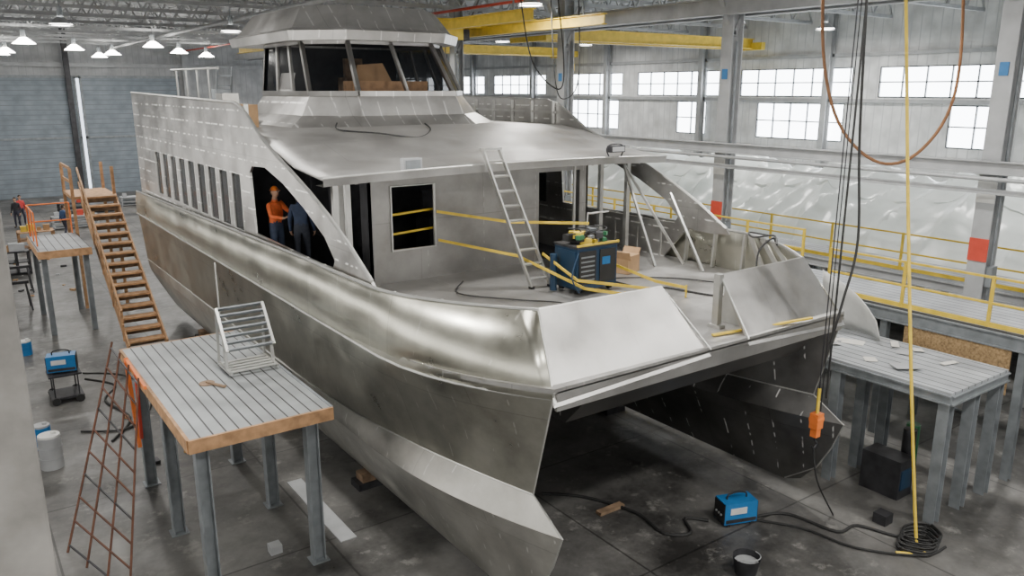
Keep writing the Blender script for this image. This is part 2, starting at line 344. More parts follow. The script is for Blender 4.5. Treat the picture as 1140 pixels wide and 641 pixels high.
def lamp(x,y,z=8.7,power=500,s=1.):
    e=empty('high_bay_lamp',(x,y,z))
    b=MB(); b.cyl((x,y,z+.55),(x,y,z+.2),.09*s,STEEL,n=10); b.cyl((x,y,z+.2),(x,y,z-.1),.12*s,LAMPM if s>1.2 else LSTEEL,.42*s,n=20,cap=False); b.cyl((x,y,z+.55),(x,y,ZC-.01),.012,STEEL,n=6)
    b.cyl((x,y,z-.07),(x,y,z-.04),.37*s,LAMPM,n=20)
    b.obj('shade',e,recalc=True)
    if power:
        l=bpy.data.lights.new('bulb','AREA'); l.shape='DISK'; l.size=.7; l.energy=power; l.color=(1,.97,.92)
        o=bpy.data.objects.new('bulb',l); o.parent=e; o.location=(0,0,-.12); bpy.context.collection.objects.link(o)
LP=360
for x in (-2.,4.,10.):
    for y in (-6.,4.,14.,26.,40.,52.): lamp(x,y,8.9 if y>20 else 9.3,LP*(1.3 if y<10 else 1),1.25 if y>35 else 1.)
for x in (20.,26.):
    for y in (2.,14.,30.): lamp(x,y,9.2,LP)
for x,y in ((1.,46.),(4.,57.),(7,47.),(-2,56.)): lamp(x,y,8.9,0,1.25)
# ================================================================= BOAT
boat=empty('catamaran_ferry',(3.3,10.,FL))
W=6.6; YS=21.
g=lambda t:1-(1-min(max(t,0),1))**2.1
def hull_rows(cx,sgn,rows,mt,name,ns=34):
    R=[]
    for (z,w,Lr,ys) in rows:
        r=[]
        for i in range(ns+1):
            u=(i/ns)**1.8; y=ys+u*(YS-ys); r.append(V((cx+sgn*w*g((y-ys)/Lr),y,z)))
        R.append(r)
    b=MB(); b.grid(R,mt); return b
ZN=1.02
stem=lambda z:.45*(2.75-z)/(2.75-ZN)
UP=[(2.75,1.06,3.0,0.),(2.6,1.10,3.05,stem(2.6)),(2.5,1.06,3.2,stem(2.5)),(1.9,.99,4.4,stem(1.9)),(1.4,.95,5.6,stem(1.4)),(ZN,.92,6.8,.45)]
LO=[(ZN,.92,6.8,.45),(.82,.90,5.2,.1),(.64,.86,4.4,-.22)]
LO2=[(.64,.86,4.4,-.22),(.1,.60,4.6,-.02),(-.4,.34,5.,.25),(-.75,.14,5.,.55),(-.9,.02,5.,.9)]
for cx in (0.,W):
    outer=-1 if cx==0 else 1
    for sgn in (-1,1):
        out=(sgn==outer)
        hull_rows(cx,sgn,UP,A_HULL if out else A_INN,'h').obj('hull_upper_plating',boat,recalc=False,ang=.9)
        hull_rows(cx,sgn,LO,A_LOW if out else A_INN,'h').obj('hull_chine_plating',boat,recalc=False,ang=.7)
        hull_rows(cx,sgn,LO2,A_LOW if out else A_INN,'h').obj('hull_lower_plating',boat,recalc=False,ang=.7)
    b=MB(); b.plate([(-1.06,2.75),(1.06,2.75),(.92,.95),(.05,-.88),(-.05,-.88),(-.92,.95)],[],lambda x,z:(cx+x,YS,z),(0,.03,0),A_HULL); b.obj('transom',boat)
    b=MB()
    for sgn in (-1,1):
        for (z,w,Lr,ys,r) in ((ZN,.93,6.8,.45,.016),(2.6,1.11,3.05,stem(2.6),.022)):
            b.tube([(cx+sgn*w*g((yy-ys)/Lr),yy,z) for yy in [ys+(i/24)**1.8*(YS-ys) for i in range(25)]],r,A_TRIM,n=6,smooth=False)
    b.tube([(cx,0,2.7),(cx,.45,ZN),(cx,-.22,.64),(cx,-.02,.1),(cx,.25,-.4),(cx,.9,-.88)],.014,A_TRIM,n=6,smooth=False)
    b.obj('chine_strip',boat)
dk=lambda y:1.06*g(y/3.0)
ysm=[3.0*(i/12)**1.3 for i in range(13)]+[6,9,12,15,18,YS]
left=[(-dk(y),y) for y in ysm]; right=[(W+dk(y),y) for y in ysm]
b=MB(); b.plate(left[::-1]+right,[],lambda x,y:(x,y,2.68),(0,0,.07),A_DECK); b.obj('main_deck',boat)
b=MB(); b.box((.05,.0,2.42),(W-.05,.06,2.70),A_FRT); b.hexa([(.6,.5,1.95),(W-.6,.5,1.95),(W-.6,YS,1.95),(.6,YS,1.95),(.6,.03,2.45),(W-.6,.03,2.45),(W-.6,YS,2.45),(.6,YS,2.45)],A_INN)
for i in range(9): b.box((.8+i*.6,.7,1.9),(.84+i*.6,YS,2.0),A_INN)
b.obj('bridging_deck',boat)
def bulwark(sg):
    X=(lambda x:x) if sg<0 else (lambda x:W-x)
    bot=[];top=[]
    for i in range(13):
        s_=i/12; y=3*s_**1.3
        bot.append(V((X(-dk(y)),y,2.6))); g2=1-(1-s_)**1.7
        top.append(V((X(.3-1.3*g2),.75+2.5*s_,3.62)))
    for y in (4.5,6.,8.,10,12,14,16,18,YS):
        bot.append(V((X(-1.08),y,2.6))); top.append(V((X(-1.04),y,3.62-.3*max(0,(y-6)/15))))
    mid=[bot[i].lerp(top[i],.5)+V((sg*.03,0,0)) for i in range(len(bot))]
    b=MB(); b.grid([bot,mid,top],A_BUL); b.obj('bulwark_side',boat,solid=.03,recalc=False,ang=.7)
    b=MB(); b.tube(top,.03,A_TRIM,n=6,smooth=False)
    for i,y in enumerate([1.2,1.8,2.4]+[3+.8*k for k in range(6)]):
        j=min(range(len(bot)),key=lambda q:abs(bot[q].y-y)) if y<3 else None
        if j is not None: p,q=bot[j],top[j]
        else: p=V((X(-1.0),y,2.7)); q=V((X(-1.0),y,3.6))
        inn=V((X(.0)-X(-.1),0,0)).normalized()
        p=V((p.x,p.y,2.76))+inn*.12; q=q+inn*.06
        b.beam(p,q,.05,.09,A_TRIM)
    b.obj('bulwark_rail',boat)
bulwark(-1); bulwark(1)
b=MB()
b.hexa([(-.02,-.03,2.5),(3.05,-.03,2.62),(3.05,0,2.62),(-.02,0,2.5),(.28,.72,3.64),(2.62,.66,3.64),(2.62,.70,3.64),(.28,.76,3.64)],A_FRT)
b.tube([(.28,.74,3.64),(2.62,.68,3.64),(3.05,-.01,2.72)],.018,A_TRIM,n=6,smooth=False)
b.tube([(-.02,-.03,2.55),(.28,.72,3.62)],.016,A_TRIM,n=6,smooth=False)
b.hexa([(3.95,-.03,2.62),(W+.02,-.03,2.5),(W+.02,0,2.5),(3.95,0,2.62),(4.0,.66,3.64),(W-.28,.72,3.64),(W-.28,.76,3.64),(4.0,.70,3.64)],A_FRT)
b.tube([(3.95,-.01,2.72),(4.0,.68,3.64),(W-.28,.74,3.64)],.018,A_TRIM,n=6,smooth=False)
for x in (.8,1.6,2.4,4.3,5.1,5.9):
    b.add([(x,.12,2.76),(x,.9,2.76),(x,.79,3.55),(x+.03,.12,2.76),(x+.03,.9,2.76),(x+.03,.79,3.55)],[(0,1,2),(3,4,5),(0,1,4,3),(1,2,5,4),(2,0,3,5)],A_TRIM)
b.box((3.92,.62,2.75),(4.02,.74,3.66),A_TRIM); b.box((3.9,.55,2.75),(4.04,.8,2.8),A_TRIM)
b.obj('bow_bulwark_panels',boat)
prof=[(9.9,6.32),(9.4,6.22),(8.9,5.98),(8.3,5.65),(7.5,5.36),(6.7,5.10),(5.9,4.82),(5.1,4.5),(4.3,4.12),(3.5,3.66)]
outl=[(YS-.3,2.75),(YS-.3,6.5)]+prof+[(3.4,3.55),(3.9,3.5),(4.6,3.52),(5.3,2.75)]
openA=[(9.1,3.62),(9.2,4.9),(9.0,5.05),(8.2,5.08),(7.2,4.85),(6.2,4.5),(5.3,4.1),(4.9,3.75),(5.0,3.6),(5.6,3.58)]
winh=[]
for i in range(9):
    y=9.85+i*.95; winh.append((y,y+.66))
def sideplate(xx,sg,name):
    b=MB(); holes=[openA]+[[(a,3.55),(a,4.72),(a+.06,4.8),(e-.06,4.8),(e,4.72),(e,3.55)] for a,e in winh]
    b.plate(outl,holes,lambda y,z:(xx,y,z),(-.05*sg,0,0),A_SIDE)
    for a,e in winh:
        pts=[(xx,a,3.55),(xx,a,4.8),(xx,e,4.8),(xx,e,3.55),(xx,a,3.55)]
        b.tube(pts,.012,A_TRIM,n=5,smooth=False)
        b.box((xx-.04*sg-.01,a,3.55),(xx-.04*sg+.01,e,4.8),GLASS)  # dark pane puts cabin shade into the window hole
    b.tube([(xx-.02*sg,y,z) for y,z in [(YS-.3,6.5)]+prof],.035,A_TRIM,n=6,smooth=False)
    inx=xx-.12*sg
    for y in [9.5+.95*k for k in range(11)]: b.beam((inx,y,5.7),(inx,y,6.3),.05,.09,A_TRIM)
    b.beam((inx,9.4,6.0),(inx,YS-.4,6.05),.05,.06,A_TRIM)
    b.obj(name,boat)
sideplate(-.93,-1,'superstructure_side'); sideplate(W+.93,1,'superstructure_side')
def rz(y):
    pts=[(5.35,5.08),(6.7,5.20),(7.5,5.39),(8.3,5.56),(9.2,5.66),(YS,5.7)]
    for (a,za),(c,zc) in zip(pts,pts[1:]):
        if y<=c: return za+(zc-za)*(y-a)/(c-a)
    return 5.7
ys_=[5.35,5.6,6.,6.4,6.7,7.1,7.5,7.9,8.3,8.8,9.2,12,16,YS-.4]
xs_=[-.88+i*(W+1.76)/12 for i in range(13)]
crown=lambda x:.10*(1-((x-3.3)/4.2)**2)
top=[[V((x,y-(.25*(1-((x-3.3)/4.2)**2) if y<6.2 else 0),rz(y)+crown(x))) for x in xs_] for y in ys_]
b=MB(); b.grid(top,A_ROOF); b.obj('cabin_roof',boat,solid=.04,recalc=False)
b=MB()
fr=[V((x,5.35-.25*(1-((x-3.3)/4.2)**2),rz(5.35)+crown(x))) for x in xs_]
b.grid([[p+V((0,-.01,.03)) for p in fr],[p+V((0,.0,-.12)) for p in fr]],A_FRT); b.grid([[p+V((0,0,-.12)) for p in fr],[p+V((0,.35,-.12)) for p in fr]],A_FRT)
b.tube([p+V((0,-.01,.03)) for p in fr],.02,A_TRIM,n=6,smooth=False)
for x in xs_[1:-1]:
    b.beam((x,5.5,rz(5.5)+crown(x)-.12),(x,8.6,rz(8.6)+crown(x)-.14),.05,.12,A_CAB)
b.obj('roof_brow_edge',boat)
def rect(a,c,e,d): return [(a,c),(a,d),(e,d),(e,c)]
b=MB()
b.plate([(.55,2.75),(4.75,2.75),(4.75,4.78),(5.95,4.78),(5.95,2.75),(6.2,2.75),(6.2,5.12),(.55,5.12)],[rect(1.02,3.42,2.02,4.72)],lambda x,z:(x,6.6,z),(0,.06,0),A_CAB)
b.tube([(1.02,6.58,3.42),(1.02,6.58,4.72),(2.02,6.58,4.72),(2.02,6.58,3.42),(1.02,6.58,3.42)],.025,A_TRIM,n=5,smooth=False)
b.plate([(6.6,2.75),(YS-1,2.75),(YS-1,5.6),(8.,5.35),(6.6,5.08)],[rect(7.0,2.8,7.9,4.75),rect(8.6,3.4,9.6,4.7)],lambda y,z:(.55,y,z),(.05,0,0),INT_SHADE)  # near-black plate colour stands for shade in the side passage
b.plate([(6.6,2.75),(YS-1,2.75),(YS-1,5.6),(8.,5.35),(6.6,5.08)],[rect(7.0,3.4,8.6,4.75),rect(9.2,3.4,10.6,4.7)],lambda y,z:(6.15,y,z),(.05,0,0),A_CAB)
for x,y in ((-.45,5.9),(.1,6.6),(.3,7.4),(6.9,6.0),(6.6,6.6)):
    b.box((x-.05,y-.05,2.75),(x+.05,y+.05,rz(y)+.0),A_TRIM)
for p,q in (((6.5,4.6,2.76),(6.7,6.0,5.05)),((7.2,4.4,2.76),(6.7,6.0,5.0)),((6.95,3.6,2.76),(7.3,5.0,4.3)),((5.2,5.9,2.76),(5.2,5.9,5.0))): b.beam(p,q,.05,.05,A_TRIM)
b.box((.6,10,2.76),(6.15,10.05,5.6),INT_SHADE); b.box((.6,6.7,2.75),(6.1,10,2.77),INT_SHADE); b.box((-.85,7.4,2.75),(.5,YS-1,2.77),INT_SHADE)  # dark bulkhead and floor colour paints shade into the cabin
b.box((-.85,10.5,2.76),(.5,10.55,5.6),INT_SHADE)
for y in (8.,9.): b.box((.6,y,5.3),(6.1,y+.06,5.45),INT_SHADE)
b.obj('cabin_walls',boat)
b=MB(); b.box((3.2,8.9,2.78),(5.4,9.6,3.6),INT_SHADE)
for x in (3.3,4.0,4.7): b.box((x,8.95,3.6),(x+.5,9.5,3.7),DSTEEL); b.box((x,9.4,3.7),(x+.5,9.5,4.2),DSTEEL)
b.obj('cabin_fittings',boat)
base=[(.3,14.6),(.3,10.3),(1.7,9.1),(4.9,9.1),(6.3,10.3),(6.3,14.6)]
sill=[(1.2,14.2),(1.2,10.95),(2.0,9.95),(4.6,9.95),(5.4,10.95),(5.4,14.2)]
wtop=[(1.35,14.2),(1.35,11.75),(2.15,10.85),(4.4,10.85),(5.2,11.75),(5.2,14.2)]
b=MB()
def ring(p,z): return [V((x,y,z)) for x,y in p]
b.grid([ring(base,5.62),ring([(a[0]*.35+c[0]*.65,a[1]*.35+c[1]*.65) for a,c in zip(base,sill)],6.0),ring(sill,6.5)],A_PIL,close=True)
b.obj('pilothouse_skirt',boat,ang=.3)
b=MB(); gl=MB()
n=len(sill)
def lerp2(a,c,t): return (a[0]+(c[0]-a[0])*t,a[1]+(c[1]-a[1])*t)
for i in range(n):
    j=(i+1)%n
    p,q=sill[i],sill[j]; P,Q=wtop[i],wtop[j]
    nd={0:3,1:1,2:2,3:1,4:3,5:3}[i]
    for k in range(nd+1):
        t=k/nd; a=lerp2(p,q,t); c=lerp2(P,Q,t); b.beam((a[0],a[1],6.45),(c[0],c[1],7.8),.10 if k in(0,nd) else .07,.10,A_PIL,up=(0,1,0))
    b.beam((*p,6.5),(*q,6.5),.12,.12,A_PIL); b.beam((*P,7.72),(*Q,7.72),.14,.12,A_PIL)
    gl.add([(p[0],p[1],6.5),(q[0],q[1],6.5),(Q[0],Q[1],7.75),(P[0],P[1],7.75)],[(0,1,2,3)],GLASS2 if i in(0,1,2) else GLASS)
gl.obj('pilothouse_glazing',boat)
b.hexa([(1.18,12.2,6.45),(1.18,13.1,6.45),(1.22,13.1,6.45),(1.22,12.2,6.45),(1.3,12.2,7.0),(1.3,13.1,7.0),(1.34,13.1,7.0),(1.34,12.2,7.0)],A_PIL)
b.obj('pilothouse_window_frames',boat)
def scale(p,f,cx=3.3,cy=12.6,dy=0): return [(cx+(x-cx)*f,cy+(y-cy)*f+dy) for x,y in p]
roofp=[(.9,15.8),(.9,11.3),(1.9,10.25),(4.5,10.25),(5.5,11.3),(5.5,15.8)]
b=MB()
rs=[ring(scale(wtop,1.0),7.74),ring(roofp,7.72),ring(scale(roofp,1.02,cy=13),7.94)]
b.grid(rs,A_PIL,close=True)
b.grid([rs[-1],ring(scale(roofp,.95,cy=13),8.02)],A_PIL,close=True)
b.grid([ring(scale(roofp,.95,cy=13),8.02),ring(scale(roofp,.80,cy=13.2),8.55)],A_PIL,close=True)
tr=ring(scale(roofp,.80,cy=13.2),8.55); b.add(tr,[list(range(6))],A_PIL); b.add(ring(scale(wtop,1.0),7.76),[list(range(6))],INT_SHADE)  # near-black ceiling colour paints shade under the roof
b.obj('pilothouse_roof',boat,ang=.2)
b=MB(); b.plate(sill,[],lambda x,y:(x,y,5.75),(0,0,.05),INT_SHADE); b.box((2.3,10.95,5.8),(4.4,11.5,6.8),WOOD); b.box((2.9,12.6,5.8),(3.6,13.2,6.9),DWOOD); b.box((3.0,12.9,6.9),(3.5,13.05,7.4),DWOOD); b.box((1.5,14.05,5.8),(5.1,14.1,7.7),INT_SHADE)  # near-black floor and back wall paint shade into the pilothouse
b.hexa([(2.6,11.5,6.8),(3.6,11.4,6.8),(3.6,11.45,6.8),(2.6,11.55,6.8),(2.75,11.6,7.2),(3.4,11.5,7.25),(3.4,11.55,7.25),(2.75,11.65,7.2)],CARD)
b.obj('pilothouse_console',boat)
b=MB()
for y in (15.8,17.,18.2,19.4): b.cyl((.2,y,5.7),(.2,y,7.2),.03,A_TRIM,n=8); b.cyl((6.4,y,5.7),(6.4,y,6.9),.03,A_TRIM,n=8)
b.tube([(.2,14.8,7.15),(.2,20,7.2)],.03,A_TRIM,smooth=False); b.tube([(6.4,14.8,6.9),(6.4,20,6.9)],.03,A_TRIM,smooth=False)
b.obj('upper_deck_rails',boat)
b=MB()
for dx in (0,.4): b.beam((.35+dx,16.0,5.74),(.35+dx,15.4,7.2),.05,.04,STEEL)
for k in range(5): t=(k+.6)/5.5; b.beam((.35,16-.6*t,5.74+1.46*t),(.75,16-.6*t,5.74+1.46*t),.03,.03,STEEL)
b.obj('access_ladder',boat)
b=MB(); b.box((-.4,11.5,5.72),(.1,12.6,6.25),CARD); b.box((-.3,12.9,5.72),(.1,13.5,6.5),A_TRIM); b.box((.0,14.5,5.72),(.4,14.9,6.6),STEEL); b.obj('stowage_box',boat)
b=MB(); b.tube([(1.3,9.7,5.85),(1.0,8.9,5.74),(1.6,8.2,5.68),(2.4,7.9,5.58),(3.0,8.4,5.70),(3.2,9.0,5.82)],.018,BLACK,n=6); b.obj('roof_cable',boat)
b=MB(); b.box((.62,5.22,5.16),(1.0,5.36,5.38),LSTEEL); b.box((.66,5.20,5.19),(.96,5.225,5.35),STEEL); b.box((.75,5.25,5.05),(.85,5.35,5.17),STEEL); b.obj('junction_box',boat)
b=MB(); b.box((5.55,5.1,5.28),(5.95,5.25,5.42),DSTEEL); b.box((5.58,5.09,5.30),(5.92,5.105,5.40),LSTEEL); b.tube([(5.6,5.2,5.16),(5.5,5.2,5.33),(5.6,5.2,5.44),(5.9,5.2,5.44),(6.,5.2,5.33),(5.9,5.2,5.16)],.015,DSTEEL,n=6); b.obj('floodlight',boat)
# ================================================================= things on deck
b=MB()
L0=(V((3.02,4.55,2.76)),V((3.45,4.5,2.76))); L1=(V((2.2,5.03,5.5)),V((2.56,5.0,5.5)))
b.beam(L0[0],L1[0],.035,.09,A_TRIM,up=(0,1,0)); b.beam(L0[1],L1[1],.035,.09,A_TRIM,up=(0,1,0))
for k in range(9):
    t=(k+.7)/9.5; b.beam(L0[0].lerp(L1[0],t),L0[1].lerp(L1[1],t),.09,.03,A_TRIM,up=(0,-.2,1))
b.cbox(tuple((L1[0]+L1[1])/2),(.42,.14,.04),A_TRIM)
for q in L0: b.box((q.x-.04,q.y-.05,2.755),(q.x+.04,q.y+.05,2.8),BLACK)
b.obj('aluminium_ladder')
b=MB()
b.box((3.4,3.6,2.85),(4.4,4.3,3.66),DBLUE); b.box((3.38,3.58,3.66),(4.42,4.32,3.70),DSTEEL); b.box((3.37,3.57,3.70),(4.43,3.60,3.74),YEL)
b.box((3.43,3.58,2.95),(3.85,3.6,3.6),BLACK); b.box((3.95,3.58,2.95),(4.35,3.6,3.6),BLACK); b.box((3.38,3.65,2.95),(3.4,4.2,3.6),DBLUE); b.box((4.0,3.57,3.3),(4.2,3.58,3.45),BLUE)
for k in range(6): b.box((3.47,3.575,3.02+.09*k),(3.81,3.58,3.05+.09*k),STEEL)
b.cyl((3.25,4.15,2.78),(3.25,4.15,3.5),.07,DBLUE)
for x in (3.5,4.3):
    for y in (3.7,4.2): b.cyl((x-.03,y,2.83),(x+.03,y,2.83),.07,BLACK)
b.tube([(3.4,3.57,3.6),(3.1,3.4,3.2),(3.2,3.3,2.9)],.015,DBLUE)
b.obj('welding_power_cart')
b=MB()
for i in range(26):
    x=3.45+random.random()*.9; y=3.7+random.random()*.5; s=.05+random.random()*.08
    b.cbox((x,y,3.71+s*.5+.05*(i%3)),(s*2.2,s*1.3,s),random.choice([DSTEEL,YEL,GREEN,BLACK,BLACK,DSTEEL,STEEL,DSTEEL]),Matrix.Rotation(random.random()*3,4,'Z'))
for i in range(4): 
    c=V((3.6+.22*i,3.95,3.82)); b.tube([c+V((math.cos(t)*.14,math.sin(t)*.1,.02*t)) for t in [k*.7 for k in range(14)]],.014,BLACK,n=5,sub=3)
b.obj('hand_tools_pile')
b=MB(); R=Matrix.Rotation(.3,4,'Z')
b.cbox((5.6,4.6,2.95),(.5,.4,.38),CARD,R); b.cbox((5.35,4.45,3.16),(.02,.4,.22),CARD,R@Matrix.Rotation(-.5,4,'Y')); b.cbox((5.85,4.7,3.16),(.02,.4,.22),CARD,R@Matrix.Rotation(.6,4,'Y')); b.obj('cardboard_box')
b=MB()
for pts in ([(2.02,6.5,4.15),(3.0,5.3,4.0),(4.4,4.45,3.95)],[(2.05,6.5,3.55),(3.0,5.0,3.35),(3.25,3.2,3.0),(3.7,2.6,2.95)],[(3.25,4.5,3.45),(3.15,3.3,3.15),(4.3,2.4,3.0)],[(4.56,4.0,3.2),(4.9,3.0,2.95),(5.0,2.3,2.95)]):
    for a,c in zip(pts,pts[1:]): b.beam(a,c,.015,.055,YEL)
for p in ((3.7,2.6),(4.3,2.4),(5.0,2.3)): b.cyl((p[0],p[1],2.76),(p[0],p[1],3.0),.02,YEL,n=6)
b.obj('yellow_barrier_straps')
b=MB(); b.tube([(.7,6.75,4.1),(2.2,6.9,4.15)],.025,YEL,smooth=False); b.tube([(.7,6.75,3.7),(2.2,6.9,3.75)],.025,YEL,smooth=False)
for x in (.75,2.3): b.cyl((x,6.8,2.78),(x,6.8,4.2),.025,YEL,n=8)
b.obj('yellow_guard_rail',boat)
b=MB(); b.box((3.05,.9,2.76),(3.3,1.35,2.82),YEL); b.beam((3.5,.35,2.78),(5.6,-.02,2.80),.05,.03,YEL); b.box((3.1,.95,2.82),(3.25,1.2,2.9),DSTEEL); b.obj('yellow_spirit_level')
b=MB(); b.tube([(4.7,4.5,2.78),(4.8,3.0,2.78),(5.2,3.0,2.78),(5.6,1.9,2.78),(6.3,1.8,2.9),(6.7,2.0,3.5),(7.0,1.9,3.75),(7.5,2.2,3.4)],.02,BLACK,n=6); b.tube([(4.7,4.3,2.78),(5.3,4.0,2.78),(6.0,3.4,2.78),(6.4,2.4,2.78),(6.0,1.4,2.78)],.015,BLACK,n=6)
b.tube([(6.7,1.6,3.7),(7.0,1.9,3.8),(6.9,2.3,3.72),(7.15,2.6,3.75),(7.3,2.2,3.72)],.02,BLACK,n=6)
b.tube([(2.2,5.8,2.78),(1.6,5.0,2.78),(2.2,4.0,2.78),(2.8,3.2,2.78),(2.4,2.2,2.78)],.015,BLACK,n=6); b.obj('deck_cable',boat)
b=MB()
for i in range(3): b.box((4.6+.06*i,5.7-.3*i,2.76),(5.3,5.9-.3*i,2.86),LSTEEL)
b.tube([(5.0,5.2,2.76),(5.0,5.2,3.9),(5.1,5.2,4.0),(5.6,5.2,4.0)],.02,A_TRIM,n=6); b.obj('pipe_bundle')
# ================================================================= supports
for cx in (0.,W):
    for y in (6.,10.,14.,18.):
        b=MB(); b.box((cx-.3,y-.2,FL),(cx+.3,y+.2,FL+.14),DSTEEL); b.box((cx-.2,y-.16,FL+.14),(cx+.2,y+.16,-.91),DWOOD); b.obj('keel_block')
# ================================================================= left work bench
b=MB(); x0,x1,y0,y1,zt=-3.8,-1.62,3.75,8.9,1.62
b.box((x0,y0,zt-.05),(x1,y1,zt),PLANK)
b.box((x0-.03,y0-.05,zt-.2),(x1+.03,y0,zt+.01),WOOD); b.box((x0-.05,y0,zt-.2),(x0,y1,zt+.01),WOOD); b.box((x1,y0,zt-.2),(x1+.05,y1,zt+.01),STEEL); b.box((x0,y1,zt-.2),(x1,y1+.05,zt),WOOD)
for x in (x0+.2,x1-.25):
    for y in (y0+.3,(y0+y1)/2,y1-.3):
        b.ibeam((x,y,FL),(x,y,zt-.2),.2,.2,STEEL,(1,0,0),.02); b.box((x-.15,y-.15,FL),(x+.15,y+.15,FL+.02),STEEL)
for x in (x0+.2,x1-.25): b.ibeam((x,y0+.05,zt-.13),(x,y1-.05,zt-.13),.12,.16,STEEL)
for y in (y0+.3,(y0+y1)/2,y1-.3): b.ibeam((x0+.2,y,zt-.25),(x1-.25,y,zt-.25),.12,.14,STEEL)
b.obj('steel_work_table')
b=MB(); b.cyl((-2.95,6.0,zt+.002),(-2.95,6.0,zt+.02),.13,DWOOD,n=16); b.beam((-2.95,6.0,zt+.03),(-2.75,5.6,zt+.03),.05,.03,DWOOD); b.obj('scrap_timber')
b=MB(); b.beam((-3.9,7.9,1.75),(-3.9,7.5,.1),.07,.05,ORG); b.beam((-3.9,7.0,1.7),(-3.9,7.2,.4),.07,.05,RED); b.beam((-3.89,7.9,1.7),(-3.89,6.3,1.66),.05,.06,ORG); b.obj('orange_ratchet_strap')
b=MB(); c=V((-2.1,6.35,zt+.03))
for dx in (-.42,.42):
    b.beam(c+V((dx,-.35,.05)),c+V((dx,.45,.05)),.05,.05,A_TRIM); b.beam(c+V((dx,-.1,.05)),c+V((dx,-.05,.45)),.05,.05,A_TRIM)
    b.beam(c+V((dx,-.2,.42)),c+V((dx,.32,1.1)),.05,.07,A_TRIM); b.beam(c+V((dx,.4,.05)),c+V((dx,.32,1.1)),.04,.04,A_TRIM)
for k in range(7):
    t=k/6; b.beam(c+V((-.42,-.18+.5*t,.44+.64*t)),c+V((.42,-.18+.5*t,.44+.64*t)),.03,.08,STEEL,up=(0,-.3,.3))
for k in range(5): b.beam(c+V((-.4,-.3+.15*k,.07)),c+V((.4,-.3+.15*k,.07)),.08,.02,A_TRIM)
b.cyl(c+V((-.3,.5,0)),c+V((-.3,.55,1.9)),.015,A_TRIM,n=6)
b.obj('slatted_seat_frame')
# ================================================================= left timber stairs and platform
b=MB(); n=15; sx0,sx1=-2.3,-1.2; ya,yb,za,zb=18.0,24.2,FL,2.9
for k in range(n):
    t=(k+1)/n; y=ya+(yb-ya)*t; z=za+(zb-za)*t; b.box((sx0,y-.36,z-.06),(sx1,y,z),WOOD); b.box((sx0,y-.02,z-.24),(sx1,y,z),DWOOD)
for x in (sx0,sx1): b.beam((x,ya-.1,za+.1),(x,yb,zb-.1),.05,.32,WOOD)
for x in (sx0-.03,):
    for k in range(5):
        t=(k+.3)/5; y=ya+(yb-ya)*t; z=za+(zb-za)*t; b.beam((x,y,z),(x,y,z+1.0),.07,.07,WOOD)
    b.beam((x,ya+.3,za+1.2),(x,yb,zb+1.0),.05,.1,WOOD); b.beam((x,ya+.3,za+.75),(x,yb,zb+.5),.04,.08,WOOD)
b.box((sx0-.3,yb,zb-.1),(sx1+.05,yb+2.5,zb),WOOD)
for x in (sx0-.25,sx1):
    for y in (yb+.1,yb+2.4): b.beam((x,y,FL),(x,y,zb+1.0),.1,.1,WOOD)
for z in (zb+.5,zb+1.0): b.beam((sx0-.25,yb+.1,z),(sx0-.25,yb+2.4,z),.04,.1,WOOD)
b.obj('timber_stairs')
b=MB(); b.box((-4.1,21.,1.5),(-2.6,24.5,1.6),PLANKR); b.box((-4.12,20.95,1.38),(-2.58,21.0,1.62),WOOD); b.box((-4.12,21,1.38),(-4.1,24.5,1.62),WOOD)
for x in (-3.95,-2.75):
    for y in (21.2,24.3): b.ibeam((x,y,FL),(x,y,1.5),.16,.16,STEEL,(1,0,0),.02)
b.obj('steel_work_platform')
b=MB()
for x in (-4.0,-2.7): b.cyl((x,24.4,1.605),(x,24.4,2.7),.025,ORG,n=8)
for z in (2.1,2.7): b.tube([(-4,24.4,z),(-2.7,24.4,z)],.025,ORG,smooth=False)
for y in (22.2,23.3,24.4): b.cyl((-4.0,y,1.605),(-4.0,y,2.7),.025,ORG,n=8)
b.tube([(-4,22.2,2.7),(-4,24.4,2.7)],.025,ORG,smooth=False); b.obj('orange_guard_rail')
b=MB()
P0,P1=V((-5.35,6.7,FL+.03)),V((-4.75,4.6,FL+.03)); Q0,Q1=V((-3.93,9.1,1.75)),V((-3.93,6.6,1.75))
for q in (0,.33,.66,1.): b.beam(P0.lerp(P1,q),Q0.lerp(Q1,q),.03,.03,RUST)
for k in range(10): t=(k+.3)/9.6; b.beam(P0.lerp(Q0,t),P1.lerp(Q1,t),.025,.025,RUST if k%3 else DSTEEL)
b.obj('leaning_steel_frame')
b=MB(); b.box((-1.35,4.3,FL),(-1.05,7.,FL+.02),LSTEEL); b.box((-2.5,4.6,FL),(-2.3,4.8,FL+.15),LSTEEL); b.obj('floor_steel_offcut')
